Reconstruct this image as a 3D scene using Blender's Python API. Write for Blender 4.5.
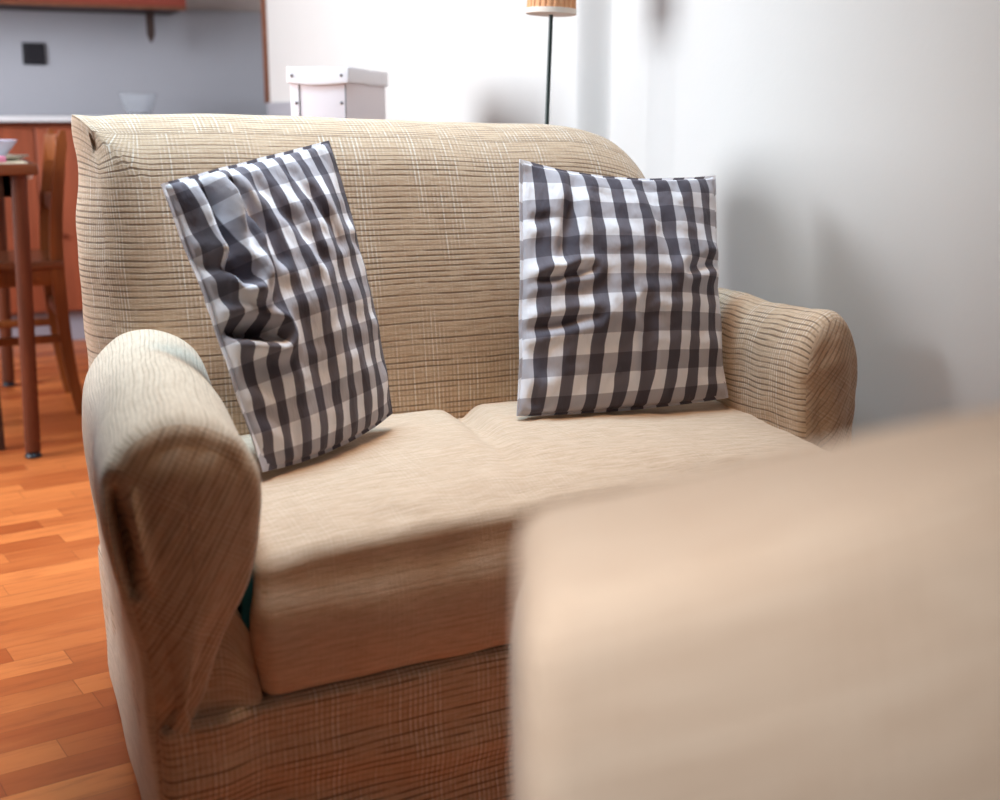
import bpy, bmesh, math, random
from mathutils import Vector, Matrix, noise
R = math.radians
S = bpy.context.scene
for o in list(bpy.data.objects):
    bpy.data.objects.remove(o)

# ------------------------------------------------------------------ camera
EYE, PITCH, YAW = 0.88, 12.8, 24.5
cd = bpy.data.cameras.new('camera')
cam = bpy.data.objects.new('camera', cd)
S.collection.objects.link(cam)
cam.location = (0, 0, EYE)
cam.rotation_euler = (R(90 - PITCH), 0, R(-YAW))
cd.sensor_width = 36.0
cd.lens = 45.0
cd.clip_start = 0.02
cd.dof.use_dof = True
cd.dof.focus_distance = 1.92
cd.dof.aperture_fstop = 3.4
S.camera = cam

# ------------------------------------------------------------------ world, light, exposure
S.view_settings.view_transform = 'Standard'
S.view_settings.look = 'None'
S.view_settings.exposure = 0.0
S.view_settings.gamma = 1.0
S.view_settings.use_curve_mapping = False
W = bpy.data.worlds.new('world')
S.world = W
W.use_nodes = True
bg = W.node_tree.nodes['Background']
bg.inputs[0].default_value = (1.0, 0.90, 0.82, 1)
bg.inputs[1].default_value = 0.045


def area(name, loc, rot, sx, sy, power, col):
    l = bpy.data.lights.new(name, 'AREA')
    l.shape = 'RECTANGLE'
    l.size, l.size_y = sx, sy
    l.energy = power
    l.color = col
    o = bpy.data.objects.new(name, l)
    S.collection.objects.link(o)
    o.location = loc
    o.rotation_euler = rot
    return o


# daylight in the opening of the tall window in the left wall
area('window_daylight', (-2.24, 3.22, 1.70), (0, R(-90), 0), 1.5, 1.7, 230, (0.86, 0.93, 1.0))
# cool daylight of the roof window above and behind the sofa back
roof = area('roof_window_daylight', (0.40, 1.98, 2.585), (0, 0, 0), 1.0, 0.6, 16.8, (0.52, 0.79, 1.0))
roof.data.spread = R(78)                                  # beam narrowed to spare front floor and near wall; no shaft built
# warm shaded ceiling lamp in front of the sofa
ceil = area('ceiling_lamp', (0.60, 1.45, 2.30), (0, 0, 0), 0.4, 0.4, 3.8, (1.0, 0.68, 0.42))
ceil.data.spread = R(80)
# unseen warm fill spot, added beside the camera to brighten the armchair
lamp = bpy.data.lights.new('armchair_fill_spot', 'SPOT')
lamp.energy, lamp.color, lamp.shadow_soft_size = 12.0, (1.0, 0.94, 0.88), 0.10
lamp.spot_size, lamp.spot_blend = R(62), 1.0
lo = bpy.data.objects.new('armchair_fill_spot', lamp)
S.collection.objects.link(lo)
lo.location = (-0.10, 0.22, 1.16)
lo.rotation_euler = (Vector((0.13, 0.28, 0.74)) - lo.location).to_track_quat('-Z', 'Y').to_euler()


# ------------------------------------------------------------------ node helpers / materials
class NT:
    def __init__(self, name):
        self.m = bpy.data.materials.new(name)
        self.m.use_nodes = True
        self.t = self.m.node_tree
        self.b = self.t.nodes['Principled BSDF']

    def n(self, typ, **kw):
        nd = self.t.nodes.new(typ)
        for k, v in kw.items():
            setattr(nd, k, v)
        return nd

    def link(self, a, b):
        self.t.links.new(a, b)

    def inp(self, sock, v):
        if isinstance(v, bpy.types.NodeSocket):
            self.link(v, sock)
        else:
            sock.default_value = v

    def math(self, op, a, b=0.0, c=0.0, clamp=False):
        nd = self.n('ShaderNodeMath', operation=op)
        nd.use_clamp = clamp
        self.inp(nd.inputs[0], a)
        self.inp(nd.inputs[1], b)
        self.inp(nd.inputs[2], c)
        return nd.outputs[0]

    def ss(self, v, lo, hi, a=0.0, b=1.0):
        nd = self.n('ShaderNodeMapRange', interpolation_type='SMOOTHSTEP')
        self.inp(nd.inputs[0], v)
        nd.inputs[1].default_value = lo
        nd.inputs[2].default_value = hi
        nd.inputs[3].default_value = a
        nd.inputs[4].default_value = b
        return nd.outputs[0]

    def mix(self, f, a, b, blend='MIX'):
        nd = self.n('ShaderNodeMix', data_type='RGBA', blend_type=blend)
        self.inp(nd.inputs[0], f)
        self.inp(nd.inputs[6], a)
        self.inp(nd.inputs[7], b)
        return nd.outputs[2]

    def noise(self, vec, scale, detail=2.0, rough=0.5):
        nd = self.n('ShaderNodeTexNoise')
        if vec is not None:
            self.link(vec, nd.inputs['Vector'])
        nd.inputs['Scale'].default_value = scale
        nd.inputs['Detail'].default_value = detail
        nd.inputs['Roughness'].default_value = rough
        return nd.outputs[0]

    def comb(self, x, y, z=0.0):
        nd = self.n('ShaderNodeCombineXYZ')
        self.inp(nd.inputs[0], x)
        self.inp(nd.inputs[1], y)
        self.inp(nd.inputs[2], z)
        return nd.outputs[0]

    def uv(self):
        t = self.n('ShaderNodeUVMap')
        s = self.n('ShaderNodeSeparateXYZ')
        self.link(t.outputs[0], s.inputs[0])
        return s.outputs[0], s.outputs[1]

    def obj(self):
        t = self.n('ShaderNodeTexCoord')
        return t.outputs['Object']

    def bump(self, h, strength, dist):
        nd = self.n('ShaderNodeBump')
        nd.inputs['Strength'].default_value = strength
        nd.inputs['Distance'].default_value = dist
        self.link(h, nd.inputs['Height'])
        self.link(nd.outputs[0], self.b.inputs['Normal'])

    def set(self, **kw):
        for k, v in kw.items():
            self.inp(self.b.inputs[k.replace('_', ' ')], v)
        return self.m


def rgb(r, g, b):
    f = lambda c: (c / 255 / 12.92) if c / 255 <= 0.04045 else ((c / 255 + 0.055) / 1.055) ** 2.4
    return (f(r), f(g), f(b), 1)


def fabric(name, ca, cb, dark, light, ds=0.75, ls=0.6, pv=0.0078, pu=0.0062, streak=0.0):
    """loose woven slipcover cloth: dark weft lines, paler warp lines in clusters (uv in metres)"""
    k = NT(name)
    u, v = k.uv()
    p = k.comb(u, v)
    wob = k.math('MULTIPLY', k.math('SUBTRACT', k.noise(p, 9.0, 1.0), 0.5), 0.004)
    wob2 = k.math('MULTIPLY', k.math('SUBTRACT', k.noise(k.comb(v, u), 7.0, 1.0), 0.5), 0.003)
    vv = k.math('DIVIDE', k.math('ADD', v, wob), pv)
    uu = k.math('DIVIDE', k.math('ADD', u, wob2), pu)
    # weft
    fv = k.math('FRACT', vv)
    iv = k.math('FLOOR', vv)
    lv = k.ss(k.math('ABSOLUTE', k.math('SUBTRACT', fv, 0.5)), 0.08, 0.24, 1, 0)
    wn = k.n('ShaderNodeTexWhiteNoise', noise_dimensions='1D')
    k.link(iv, wn.inputs['W'])
    rowk = k.ss(wn.outputs[0], 0.0, 0.7, 0.3, 1.0)
    st = k.ss(k.noise(k.comb(k.math('MULTIPLY', u, 18.0), k.math('MULTIPLY', iv, 3.17)), 1.0, 3.0, 0.6), 0.30, 0.55, 0.25, 1)
    dm = k.math('MULTIPLY', k.math('MULTIPLY', lv, rowk), k.math('MULTIPLY', st, ds))
    # warp
    fu = k.math('FRACT', uu)
    iu = k.math('FLOOR', uu)
    lu = k.ss(k.math('ABSOLUTE', k.math('SUBTRACT', fu, 0.5)), 0.08, 0.26, 1, 0)
    cl = k.ss(k.noise(k.comb(k.math('MULTIPLY', u, 14.0), k.math('MULTIPLY', v, 4.0)), 1.0, 2.0), 0.40, 0.58, 0.15, 1)
    wn2 = k.n('ShaderNodeTexWhiteNoise', noise_dimensions='1D')
    k.link(iu, wn2.inputs['W'])
    st2 = k.ss(k.noise(k.comb(k.math('MULTIPLY', iu, 2.31), k.math('MULTIPLY', v, 30.0)), 1.0, 3.0, 0.6), 0.36, 0.6, 0.2, 1)
    lm = k.math('MULTIPLY', k.math('MULTIPLY', lu, cl), k.math('MULTIPLY', st2, k.math('MULTIPLY', k.ss(wn2.outputs[0], 0.1, 0.8, 0.3, 1), ls)))
    # dark slits of the warp between the clusters
    dm2 = k.math('MULTIPLY', k.math('MULTIPLY', k.ss(k.math('ABSOLUTE', k.math('SUBTRACT', fu, 0.02)), 0.05, 0.2, 1, 0), cl), k.math('MULTIPLY', st2, ds * 0.55))
    fine = k.noise(k.comb(k.math('MULTIPLY', u, 90.0), k.math('MULTIPLY', v, 620.0)), 1.0, 3.0, 0.6)
    mott = k.noise(k.comb(k.math('MULTIPLY', u, 26.0), k.math('MULTIPLY', v, 150.0)), 1.0, 4.0, 0.62)
    base = k.mix(k.ss(mott, 0.3, 0.7), ca, cb)
    base = k.mix(k.math('MULTIPLY', k.ss(fine, 0.5, 0.75), 0.35), base, light)
    if streak:
        s2 = k.noise(k.comb(k.math('MULTIPLY', u, 40.0), k.math('MULTIPLY', v, 260.0)), 1.0, 4.0, 0.7)
        base = k.mix(k.math('MULTIPLY', k.ss(s2, 0.55, 0.72), streak), base, dark)
    c = k.mix(lm, base, light)
    c = k.mix(k.math('MAXIMUM', dm, dm2), c, dark)
    h = k.math('ADD', k.math('SUBTRACT', k.math('MULTIPLY', lm, 0.6), k.math('MULTIPLY', dm, 0.9)), k.math('MULTIPLY', fine, 0.5))
    k.bump(h, 0.55, 0.0016)
    k.set(Base_Color=c, Roughness=0.92)
    k.b.inputs['Specular IOR Level'].default_value = 0.15
    k.b.inputs['Sheen Weight'].default_value = 0.12
    return k.m


def gingham(name, nu, nv, ou=0.0, ov=0.0):
    k = NT(name)
    u, v = k.uv()

    def sq(x, n, off):
        f = k.math('FRACT', k.math('ADD', k.math('MULTIPLY', x, n), off))
        return k.math('MULTIPLY', k.ss(f, 0.0, 0.025), k.ss(f, 0.5, 0.525, 1, 0))
    a = sq(u, nu, ou)
    b = sq(v, nv, ov)
    white, grey, mid, dark = rgb(236, 234, 240), rgb(178, 173, 180), rgb(104, 98, 107), rgb(76, 70, 79)
    c = k.mix(a, k.mix(b, white, grey), k.mix(b, mid, dark))
    th = k.noise(k.comb(k.math('MULTIPLY', u, 260.0), k.math('MULTIPLY', v, 260.0)), 1.0, 2.0)
    cr = k.noise(k.comb(k.math('MULTIPLY', u, 7.0), k.math('MULTIPLY', v, 3.0)), 1.0, 4.0, 0.55)
    k.bump(k.math('ADD', k.math('MULTIPLY', cr, 1.0), k.math('MULTIPLY', th, 0.02)), 0.6, 0.016)
    k.set(Base_Color=c, Roughness=0.75)
    k.b.inputs['Specular IOR Level'].default_value = 0.25
    k.b.inputs['Sheen Weight'].default_value = 0.08
    return k.m


def plain(name, col, rough=0.6, var=0.06, scale=6.0, bump=0.0, spec=0.3, metal=0.0):
    k = NT(name)
    o = k.obj()
    n = k.noise(o, scale, 3.0)
    d = tuple(max(0, c * (1 - 2.2 * var)) for c in col[:3]) + (1,)
    l = tuple(min(1, c * (1 + 1.2 * var)) for c in col[:3]) + (1,)
    k.set(Base_Color=k.mix(n, d, l), Roughness=rough, Metallic=metal)
    k.b.inputs['Specular IOR Level'].default_value = spec
    if bump:
        k.bump(k.noise(o, scale * 25, 3.0), bump, 0.002)
    return k.m


def wood(name, col, axis='Z', rough=0.45, contrast=0.35, spec=0.35):
    k = NT(name)
    mp = k.n('ShaderNodeMapping')
    k.link(k.obj(), mp.inputs[0])
    sc = {'X': (2.5, 28, 28), 'Y': (28, 2.5, 28), 'Z': (28, 28, 2.5)}[axis]
    mp.inputs['Scale'].default_value = sc
    n = k.noise(mp.outputs[0], 1.0, 5.0, 0.6)
    d = tuple(c * (1 - contrast) for c in col[:3]) + (1,)
    l = tuple(min(1, c * (1 + contrast * .6)) for c in col[:3]) + (1,)
    k.set(Base_Color=k.mix(k.ss(n, 0.3, 0.7), d, l), Roughness=rough)
    k.b.inputs['Specular IOR Level'].default_value = spec
    k.bump(n, 0.12, 0.002)
    return k.m


def parquet(name):
    k = NT(name)
    mp = k.n('ShaderNodeMapping')
    k.link(k.obj(), mp.inputs[0])
    mp.inputs['Rotation'].default_value = (0, 0, R(-9))
    sp = k.n('ShaderNodeSeparateXYZ')
    k.link(mp.outputs[0], sp.inputs[0])
    ry = k.math('DIVIDE', sp.outputs[1], 0.062)
    row = k.math('FLOOR', ry)
    w1 = k.n('ShaderNodeTexWhiteNoise', noise_dimensions='1D')
    k.link(row, w1.inputs['W'])
    rx = k.math('DIVIDE', k.math('ADD', sp.outputs[0], k.math('MULTIPLY', w1.outputs[0], 3.0)), k.math('ADD', 0.24, k.math('MULTIPLY', w1.outputs[0], 0.16)))
    colm = k.math('FLOOR', rx)
    w2 = k.n('ShaderNodeTexWhiteNoise', noise_dimensions='2D')
    k.link(k.comb(colm, row), w2.inputs['Vector'])
    tone = w2.outputs[0]
    ey = k.math('ABSOLUTE', k.math('SUBTRACT', k.math('FRACT', ry), 0.5))
    ex = k.math('ABSOLUTE', k.math('SUBTRACT', k.math('FRACT', rx), 0.5))
    joint = k.math('MAXIMUM', k.ss(ey, 0.485, 0.498), k.ss(ex, 0.4965, 0.4995))
    mp2 = k.n('ShaderNodeMapping')
    k.link(mp.outputs[0], mp2.inputs[0])
    mp2.inputs['Scale'].default_value = (6, 42, 1)
    off = k.n('ShaderNodeVectorMath', operation='ADD')
    k.link(mp2.outputs[0], off.inputs[0])
    k.link(k.comb(k.math('MULTIPLY', tone, 37.0), k.math('MULTIPLY', tone, 91.0)), off.inputs[1])
    g = k.noise(off.outputs[0], 1.0, 5.0, 0.65)
    mp3 = k.n('ShaderNodeMapping')
    k.link(mp.outputs[0], mp3.inputs[0])
    mp3.inputs['Scale'].default_value = (3, 9, 1)
    g2 = k.noise(mp3.outputs[0], 1.0, 3.0, 0.5)
    c = k.mix(tone, rgb(156, 74, 34), rgb(206, 120, 64))
    c = k.mix(k.ss(g, 0.45, 0.8, 0, 0.6), c, rgb(128, 56, 24))
    c = k.mix(k.ss(g2, 0.5, 0.85, 0, 0.5), c, rgb(220, 132, 72))
    c = k.mix(k.math('MULTIPLY', joint, 0.7), c, rgb(104, 46, 20))
    k.set(Base_Color=c, Roughness=k.ss(g, 0.2, 0.8, 0.3, 0.42))
    k.b.inputs['Specular IOR Level'].default_value = 0.4
    k.bump(k.math('SUBTRACT', k.math('MULTIPLY', g, 0.15), joint), 0.15, 0.001)
    return k.m


def glassy(name, col, rough=0.05):
    k = NT(name)
    n = k.noise(k.obj(), 20.0, 2.0)
    k.set(Base_Color=col, Roughness=k.ss(n, 0, 1, rough, rough + 0.04))
    k.b.inputs['Transmission Weight'].default_value = 0.9
    k.b.inputs['IOR'].default_value = 1.3
    return k.m


M = {}
M['slip'] = fabric('slipcover_weave', rgb(190, 159, 131), rgb(206, 178, 150), rgb(80, 57, 42), rgb(236, 226, 213), ds=0.68, ls=0.7, pv=0.0086, pu=0.0066)
M['end'] = fabric('arm_end_weave', rgb(186, 155, 128), rgb(202, 174, 148), rgb(88, 64, 48), rgb(226, 210, 190), ds=0.42, ls=0.35, pv=0.0064, pu=0.0056)
M['seat'] = fabric('seat_weave', rgb(195, 166, 140), rgb(211, 184, 160), rgb(124, 92, 68), rgb(232, 217, 199), ds=0.16, ls=0.14, streak=0.35)  # same slipcover cloth; line contrast faded to put overexposure into its colour
M['armw'] = fabric('arm_weave', rgb(194, 172, 150), rgb(210, 190, 168), rgb(104, 80, 62), rgb(232, 220, 204), ds=0.32, ls=0.25, pv=0.0062)  # paler slipcover copy with the overexposed arm top put into the colour
M['cream'] = fabric('armchair_weave', rgb(228, 206, 186), rgb(238, 220, 202), rgb(170, 140, 116), rgb(244, 230, 214), ds=0.3, ls=0.3)
M['ginA'] = gingham('gingham_cotton', 8.7, 6.6, 0.75, 0.2)
M['ginB'] = gingham('gingham_cotton_fine', 8.4, 6.5, 0.60, 0.1)
M['teal'] = plain('teal_lining', rgb(28, 96, 108), 0.9)
M['wall'] = plain('wall_plaster', rgb(208, 205, 202), 0.9, 0.015, 3.0, 0.12, 0.1)
M['kwall'] = plain('kitchen_wall_paint', rgb(196, 186, 184), 0.85, 0.02, 3.0, 0.05, 0.1)
M['splash'] = plain('grey_backsplash', rgb(162, 161, 168), 0.5, 0.02, 4.0, 0.0, 0.3)
M['ceil'] = plain('ceiling_paint', rgb(150, 140, 130), 0.9, 0.01)
M['floor'] = parquet('orange_parquet')
M['cab'] = wood('cabinet_wood', rgb(144, 74, 48), 'Z', 0.5, 0.2)
M['cabx'] = wood('upper_cabinet_wood', rgb(120, 50, 38), 'X', 0.5, 0.2)
M['dark'] = plain('dark_underside', rgb(60, 44, 40), 0.7)
M['wood'] = wood('table_wood', rgb(94, 46, 25), 'Z', 0.45, 0.3)
M['woodx'] = wood('table_top_wood', rgb(122, 70, 44), 'X', 0.25, 0.2)
M['amber'] = wood('amber_chair_wood', rgb(128, 70, 32), 'Z', 0.4, 0.3)
M['dkwood'] = wood('dark_chair_wood', rgb(62, 36, 26), 'Z', 0.5, 0.3)
M['navy'] = plain('navy_cushion', rgb(28, 30, 48), 0.9)
M['counter'] = plain('pale_worktop', rgb(208, 210, 214), 0.35, 0.02)
M['plinth'] = plain('grey_plinth', rgb(150, 146, 156), 0.6)
M['black'] = plain('black_plastic', rgb(34, 32, 38), 0.4)
M['pole'] = plain('dark_green_metal', rgb(26, 44, 40), 0.4, spec=0.5)
M['shade'] = plain('apricot_pleated_shade', rgb(222, 160, 116), 0.8)
M['rim'] = plain('ivory_rim', rgb(226, 208, 194), 0.7)
M['card'] = plain('white_cardboard', rgb(228, 216, 216), 0.8, 0.02)
M['lid'] = plain('white_lid_card', rgb(236, 230, 230), 0.8, 0.02)
M['rivet'] = plain('grey_rivet', rgb(130, 124, 124), 0.4, metal=0.7)
M['trim'] = wood('wood_trim', rgb(112, 66, 44), 'Z', 0.5, 0.2)
M['glass'] = glassy('clear_glass', (0.9, 0.92, 0.95, 1))
M['pinkglass'] = glassy('reddish_glass', (0.9, 0.6, 0.55, 1))
M['china'] = plain('bluish_china', rgb(200, 202, 224), 0.3, 0.02)
M['plate'] = plain('pale_plate', rgb(214, 216, 204), 0.3, 0.02)
M['mat'] = plain('cream_placemat', rgb(226, 216, 192), 0.8, 0.03)
M['pink'] = plain('pink_napkin', rgb(236, 150, 186), 0.8, 0.04)
M['white'] = plain('white_plastic', rgb(230, 228, 226), 0.5, 0.02)
M['frame'] = plain('white_window_frame', rgb(232, 232, 230), 0.5, 0.02)


# ------------------------------------------------------------------ object helpers
def link(o, parent=None):
    S.collection.objects.link(o)
    if parent is not None:
        o.parent = parent
    return o


def empty(name, loc, label, cat, rz=0, group=None):
    o = bpy.data.objects.new(name, None)
    o.empty_display_size = 0.1
    o.location = loc
    o.rotation_euler = (0, 0, rz)
    o['label'] = label
    o['category'] = cat
    if group:
        o['group'] = group
    return link(o)


def tag(o, label, cat, group=None):
    o['label'] = label
    o['category'] = cat
    if group:
        o['group'] = group
    return o


class MB:
    """collects pieces for ONE mesh, with per-loop uvs"""

    def __init__(self):
        self.v, self.f, self.uv, self.mi = [], [], [], []

    def add(self, vs, fs, uvs=None, mi=0):
        b = len(self.v)
        self.v += [Vector(p) for p in vs]
        for i, f in enumerate(fs):
            self.f.append([b + q for q in f])
            self.uv.append(uvs[i] if uvs else [(0, 0)] * len(f))
            self.mi.append(mi)
        return self

    def grid(self, rows, closed=False, uvrows=None, mi=0):
        nr, nc = len(rows), len(rows[0])
        vs = [p for r in rows for p in r]
        fs, uvs = [], []
        for i in range(nr - 1):
            for j in range(nc - 1):
                idx = [(i, j), (i, j + 1), (i + 1, j + 1), (i + 1, j)]
                fs.append([a * nc + b for a, b in idx])
                uvs.append([uvrows[a][b] if uvrows else (rows[a][b][0], rows[a][b][2]) for a, b in idx])
        return self.add(vs, fs, uvs, mi)

    def rbox(self, lo, hi, r=0.01, n=(8, 8, 8), fn=None, k=3, mi=0, uvs=1.0):
        """rounded box; n segments on each axis, k rings in the rounding; fn moves each vertex"""
        h = [(hi[i] - lo[i]) / 2 for i in range(3)]
        c = Vector([(hi[i] + lo[i]) / 2 for i in range(3)])
        r = min(r, *h)

        def ticks(i):
            a, m = h[i], n[i]
            if r <= 0:
                return [-a + 2 * a * q / m for q in range(m + 1)]
            e = [-a + r * (1 - math.cos(math.pi / 2 * q / k)) if False else -a + r * q / k for q in range(k)]
            mid = [-a + r + 2 * (a - r) * q / m for q in range(m + 1)]
            if a - r < 1e-6:
                mid = [0.0]
            return e + mid + [-t for t in reversed(e)]
        T = [ticks(i) for i in range(3)]
        vid, vs, fs, uvl = {}, [], [], []

        def vert(p):
            key = tuple(round(q, 6) for q in p)
            if key not in vid:
                inner = Vector([max(-(h[i] - r), min(h[i] - r, p[i])) for i in range(3)])
                d = Vector(p) - inner
                q = inner + d.normalized() * r if d.length > 1e-9 and r > 0 else Vector(p)
                q = q + c
                if fn:
                    q = Vector(fn(q))
                vid[key] = len(vs)
                vs.append(q)
            return vid[key]
        for ax in range(3):
            a, b = [(1, 2), (0, 2), (0, 1)][ax]
            for s in (-1, 1):
                for i in range(len(T[a]) - 1):
                    for j in range(len(T[b]) - 1):
                        quad, uq = [], []
                        for (x, y) in ((T[a][i], T[b][j]), (T[a][i + 1], T[b][j]), (T[a][i + 1], T[b][j + 1]), (T[a][i], T[b][j + 1])):
                            p = [0, 0, 0]
                            p[ax], p[a], p[b] = s * h[ax], x, y
                            quad.append(vert(p))
                            uq.append(((x + c[a]) * uvs, (y + c[b] + (s * h[ax] if ax != 2 else 0) * 0) * uvs))
                        if len(set(quad)) >= 3:
                            fs.append(quad)
                            uvl.append(uq)
        return self.add(vs, fs, uvl, mi)

    def box(self, lo, hi, r=0.004, fn=None):
        return self.rbox(lo, hi, r, (1, 1, 1), fn, 2)

    def bar(self, p, q, w, d, up=(0, 0, 1), taper=1.0, r=0.15):
        """straight rectangular bar with eased edges from p to q"""
        p, q = Vector(p), Vector(q)
        z = (q - p)
        L = z.length
        z.normalize()
        x = Vector(up).cross(z)
        if x.length < 1e-4:
            x = Vector((1, 0, 0))
        x.normalize()
        y = z.cross(x)
        e = min(w, d) * r
        sec = [(w / 2 - e, d / 2), (-w / 2 + e, d / 2), (-w / 2, d / 2 - e), (-w / 2, -d / 2 + e), (-w / 2 + e, -d / 2), (w / 2 - e, -d / 2), (w / 2, -d / 2 + e), (w / 2, d / 2 - e)]
        vs = []
        for t, s in ((0, 1.0), (1, taper)):
            for a, b in sec:
                vs.append(p + z * L * t + x * a * s + y * b * s)
        m = len(sec)
        fs = [[i, (i + 1) % m, m + (i + 1) % m, m + i] for i in range(m)]
        fs += [list(range(m))[::-1], list(range(m, 2 * m))]
        return self.add(vs, fs)

    def lathe(self, prof, c=(0, 0, 0), n=32, mat=None, rfn=None):
        """prof = [(radius, z)...]"""
        c = Vector(c)
        vs, fs = [], []
        for (r_, z) in prof:
            for i in range(n):
                a = 2 * math.pi * i / n
                rr = r_ * (rfn(a, z) if rfn else 1)
                p = Vector((rr * math.cos(a), rr * math.sin(a), z))
                vs.append((mat @ p if mat else p) + c)
        for i in range(len(prof) - 1):
            for j in range(n):
                fs.append([i * n + j, i * n + (j + 1) % n, (i + 1) * n + (j + 1) % n, (i + 1) * n + j])
        if prof[0][0] > 1e-6:
            fs.append(list(range(n))[::-1])
        if prof[-1][0] > 1e-6:
            k = (len(prof) - 1) * n
            fs.append([k + j for j in range(n)])
        return self.add(vs, fs)

    def tube(self, pts, rad, n=10):
        pts = [Vector(p) for p in pts]
        rows = []
        for i, p in enumerate(pts):
            t = (pts[min(i + 1, len(pts) - 1)] - pts[max(i - 1, 0)]).normalized()
            a = t.cross(Vector((0.3, 0.5, 0.81))).normalized()
            b = t.cross(a)
            rr = rad[i] if isinstance(rad, (list, tuple)) else rad
            rows.append([p + a * rr * math.cos(2 * math.pi * j / n) + b * rr * math.sin(2 * math.pi * j / n) for j in range(n)])
        vs = [p for r_ in rows for p in r_]
        fs = [[i * n + j, i * n + (j + 1) % n, (i + 1) * n + (j + 1) % n, (i + 1) * n + j] for i in range(len(rows) - 1) for j in range(n)]
        fs += [list(range(n))[::-1], [(len(rows) - 1) * n + j for j in range(n)]]
        return self.add(vs, fs)

    def build(self, name, mats, parent=None, smooth=True, weld=1e-5, angle=45):
        if not isinstance(mats, (list, tuple)):
            mats = [mats]
        me = bpy.data.meshes.new(name)
        me.from_pydata(self.v, [], self.f)
        ul = me.uv_layers.new(name='UVMap')
        flat = [q for f in self.uv for q in f]
        for i, q in enumerate(flat):
            ul.data[i].uv = q
        for i, p in enumerate(me.polygons):
            p.material_index = self.mi[i]
        bm = bmesh.new()
        bm.from_mesh(me)
        bmesh.ops.remove_doubles(bm, verts=bm.verts, dist=weld)
        bmesh.ops.recalc_face_normals(bm, faces=bm.faces)
        for f in bm.faces:
            f.smooth = smooth
        if smooth:
            for e in bm.edges:
                if len(e.link_faces) == 2 and e.calc_face_angle(0) > R(angle):
                    e.smooth = False
        bm.to_mesh(me)
        bm.free()
        for m in mats:
            me.materials.append(m)
        o = bpy.data.objects.new(name, me)
        return link(o, parent)


def struct(name, mb, mat, smooth=True, angle=30):
    o = mb.build(name, mat, None, smooth, angle=angle)
    o['kind'] = 'structure'
    return o


def prism(poly, z0, z1):
    """vertical prism over a plan polygon"""
    mb = MB()
    n = len(poly)
    vs = [(x, y, z0) for x, y in poly] + [(x, y, z1) for x, y in poly]
    fs = [[i, (i + 1) % n, n + (i + 1) % n, n + i] for i in range(n)]
    fs += [list(range(n))[::-1], list(range(n, 2 * n))]
    return mb.add(vs, fs)


def catmull(pts, m, closed=True):
    P = [Vector(p) for p in pts]
    n = len(P)
    dense = []
    segs = n if closed else n - 1
    for i in range(segs):
        p0, p1, p2, p3 = (P[(i - 1) % n], P[i], P[(i + 1) % n], P[(i + 2) % n]) if closed else (P[max(i - 1, 0)], P[i], P[i + 1], P[min(i + 2, n - 1)])
        for q in range(24):
            t = q / 24
            dense.append(0.5 * ((2 * p1) + (p2 - p0) * t + (2 * p0 - 5 * p1 + 4 * p2 - p3) * t * t + (3 * p1 - p0 - 3 * p2 + p3) * t ** 3))
    if closed:
        dense.append(dense[0].copy())
    else:
        dense.append(P[-1].copy())
    L = [0]
    for a, b in zip(dense, dense[1:]):
        L.append(L[-1] + (b - a).length)
    out, j = [], 0
    for i in range(m):
        d = L[-1] * i / (m if closed else m - 1)
        while j < len(L) - 2 and L[j + 1] < d:
            j += 1
        t = (d - L[j]) / max(1e-9, L[j + 1] - L[j])
        out.append(dense[j].lerp(dense[j + 1], min(1, t)))
    return out


def nz(p, s, seed=0.0):
    return noise.noise(Vector((p[0] * s + seed, p[1] * s + seed * 1.7, p[2] * s - seed)))


def sstep(a, b, x):
    t = max(0.0, min(1.0, (x - a) / (b - a)))
    return t * t * (3 - 2 * t)


def g(x, w):
    return math.exp(-(x / w) ** 2)


def segd(px, py, a, b):
    """distance from a point to a segment and the position along it"""
    ax, ay = a
    bx, by = b
    dx, dy = bx - ax, by - ay
    t = max(0, min(1, ((px - ax) * dx + (py - ay) * dy) / (dx * dx + dy * dy)))
    return math.hypot(px - ax - dx * t, py - ay - dy * t), t


# ------------------------------------------------------------------ room shell
XN, XF, YK = 1.36, 1.302, 5.10
b = MB().box((-2.3, -1.2, -0.05), (1.75, 5.9, 0.0), 0)
struct('floor', b, M['floor'])
b = MB().box((-2.3, -1.2, 2.6), (1.75, 5.9, 2.65), 0)
struct('ceiling', b, M['ceil'])
# right wall: near plane, a small step, far plane and the end where the kitchen opens
corner = []
for i in range(17):
    t = i / 16
    corner.append((XN + (XF - XN) * sstep(0, 1, t), 2.405 + 0.062 * t))
plan = [(1.75, -1.2), (XN, -1.2)] + corner + [(XF, YK), (1.62, YK), (1.62, 5.80), (1.75, 5.80)]
struct('wall_right', prism(plan, 0, 2.6), M['wall'], True, 40)
b = MB().box((-2.3, 5.80, 0), (1.75, 5.9, 2.6), 0)
struct('wall_back', b, M['kwall'])
b = MB()
b.box((-2.3, -1.2, 0), (-2.2, 2.35, 2.6), 0)
b.box((-2.3, 4.15, 0), (-2.2, 5.8, 2.6), 0)
b.box((-2.3, 2.35, 0), (-2.2, 4.15, 0.95), 0)
b.box((-2.3, 2.35, 2.45), (-2.2, 4.15, 2.6), 0)
b.box((-2.2, 2.10, 0), (-0.5, 2.2, 2.6), 0)      # unseen return wall, added to block window light from the near area
struct('wall_left', b, M['wall'])
b = MB()
for y in (2.35, 3.23, 4.11):
    b.box((-2.22, y, 0.95), (-2.18, y + 0.04, 2.45), 0.004)
for z in (0.95, 2.41):
    b.box((-2.22, 2.35, z), (-2.18, 4.15, z + 0.04), 0.004)
struct('window_1', b, M['frame'])
b = MB().rbox((0.2, 5.775, 0.88), (1.62, 5.80, 1.335), 0.003, (1, 1, 1), None, 2)
struct('trim_1', b, M['splash'])                     # grey splashback panel behind the worktop
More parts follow.
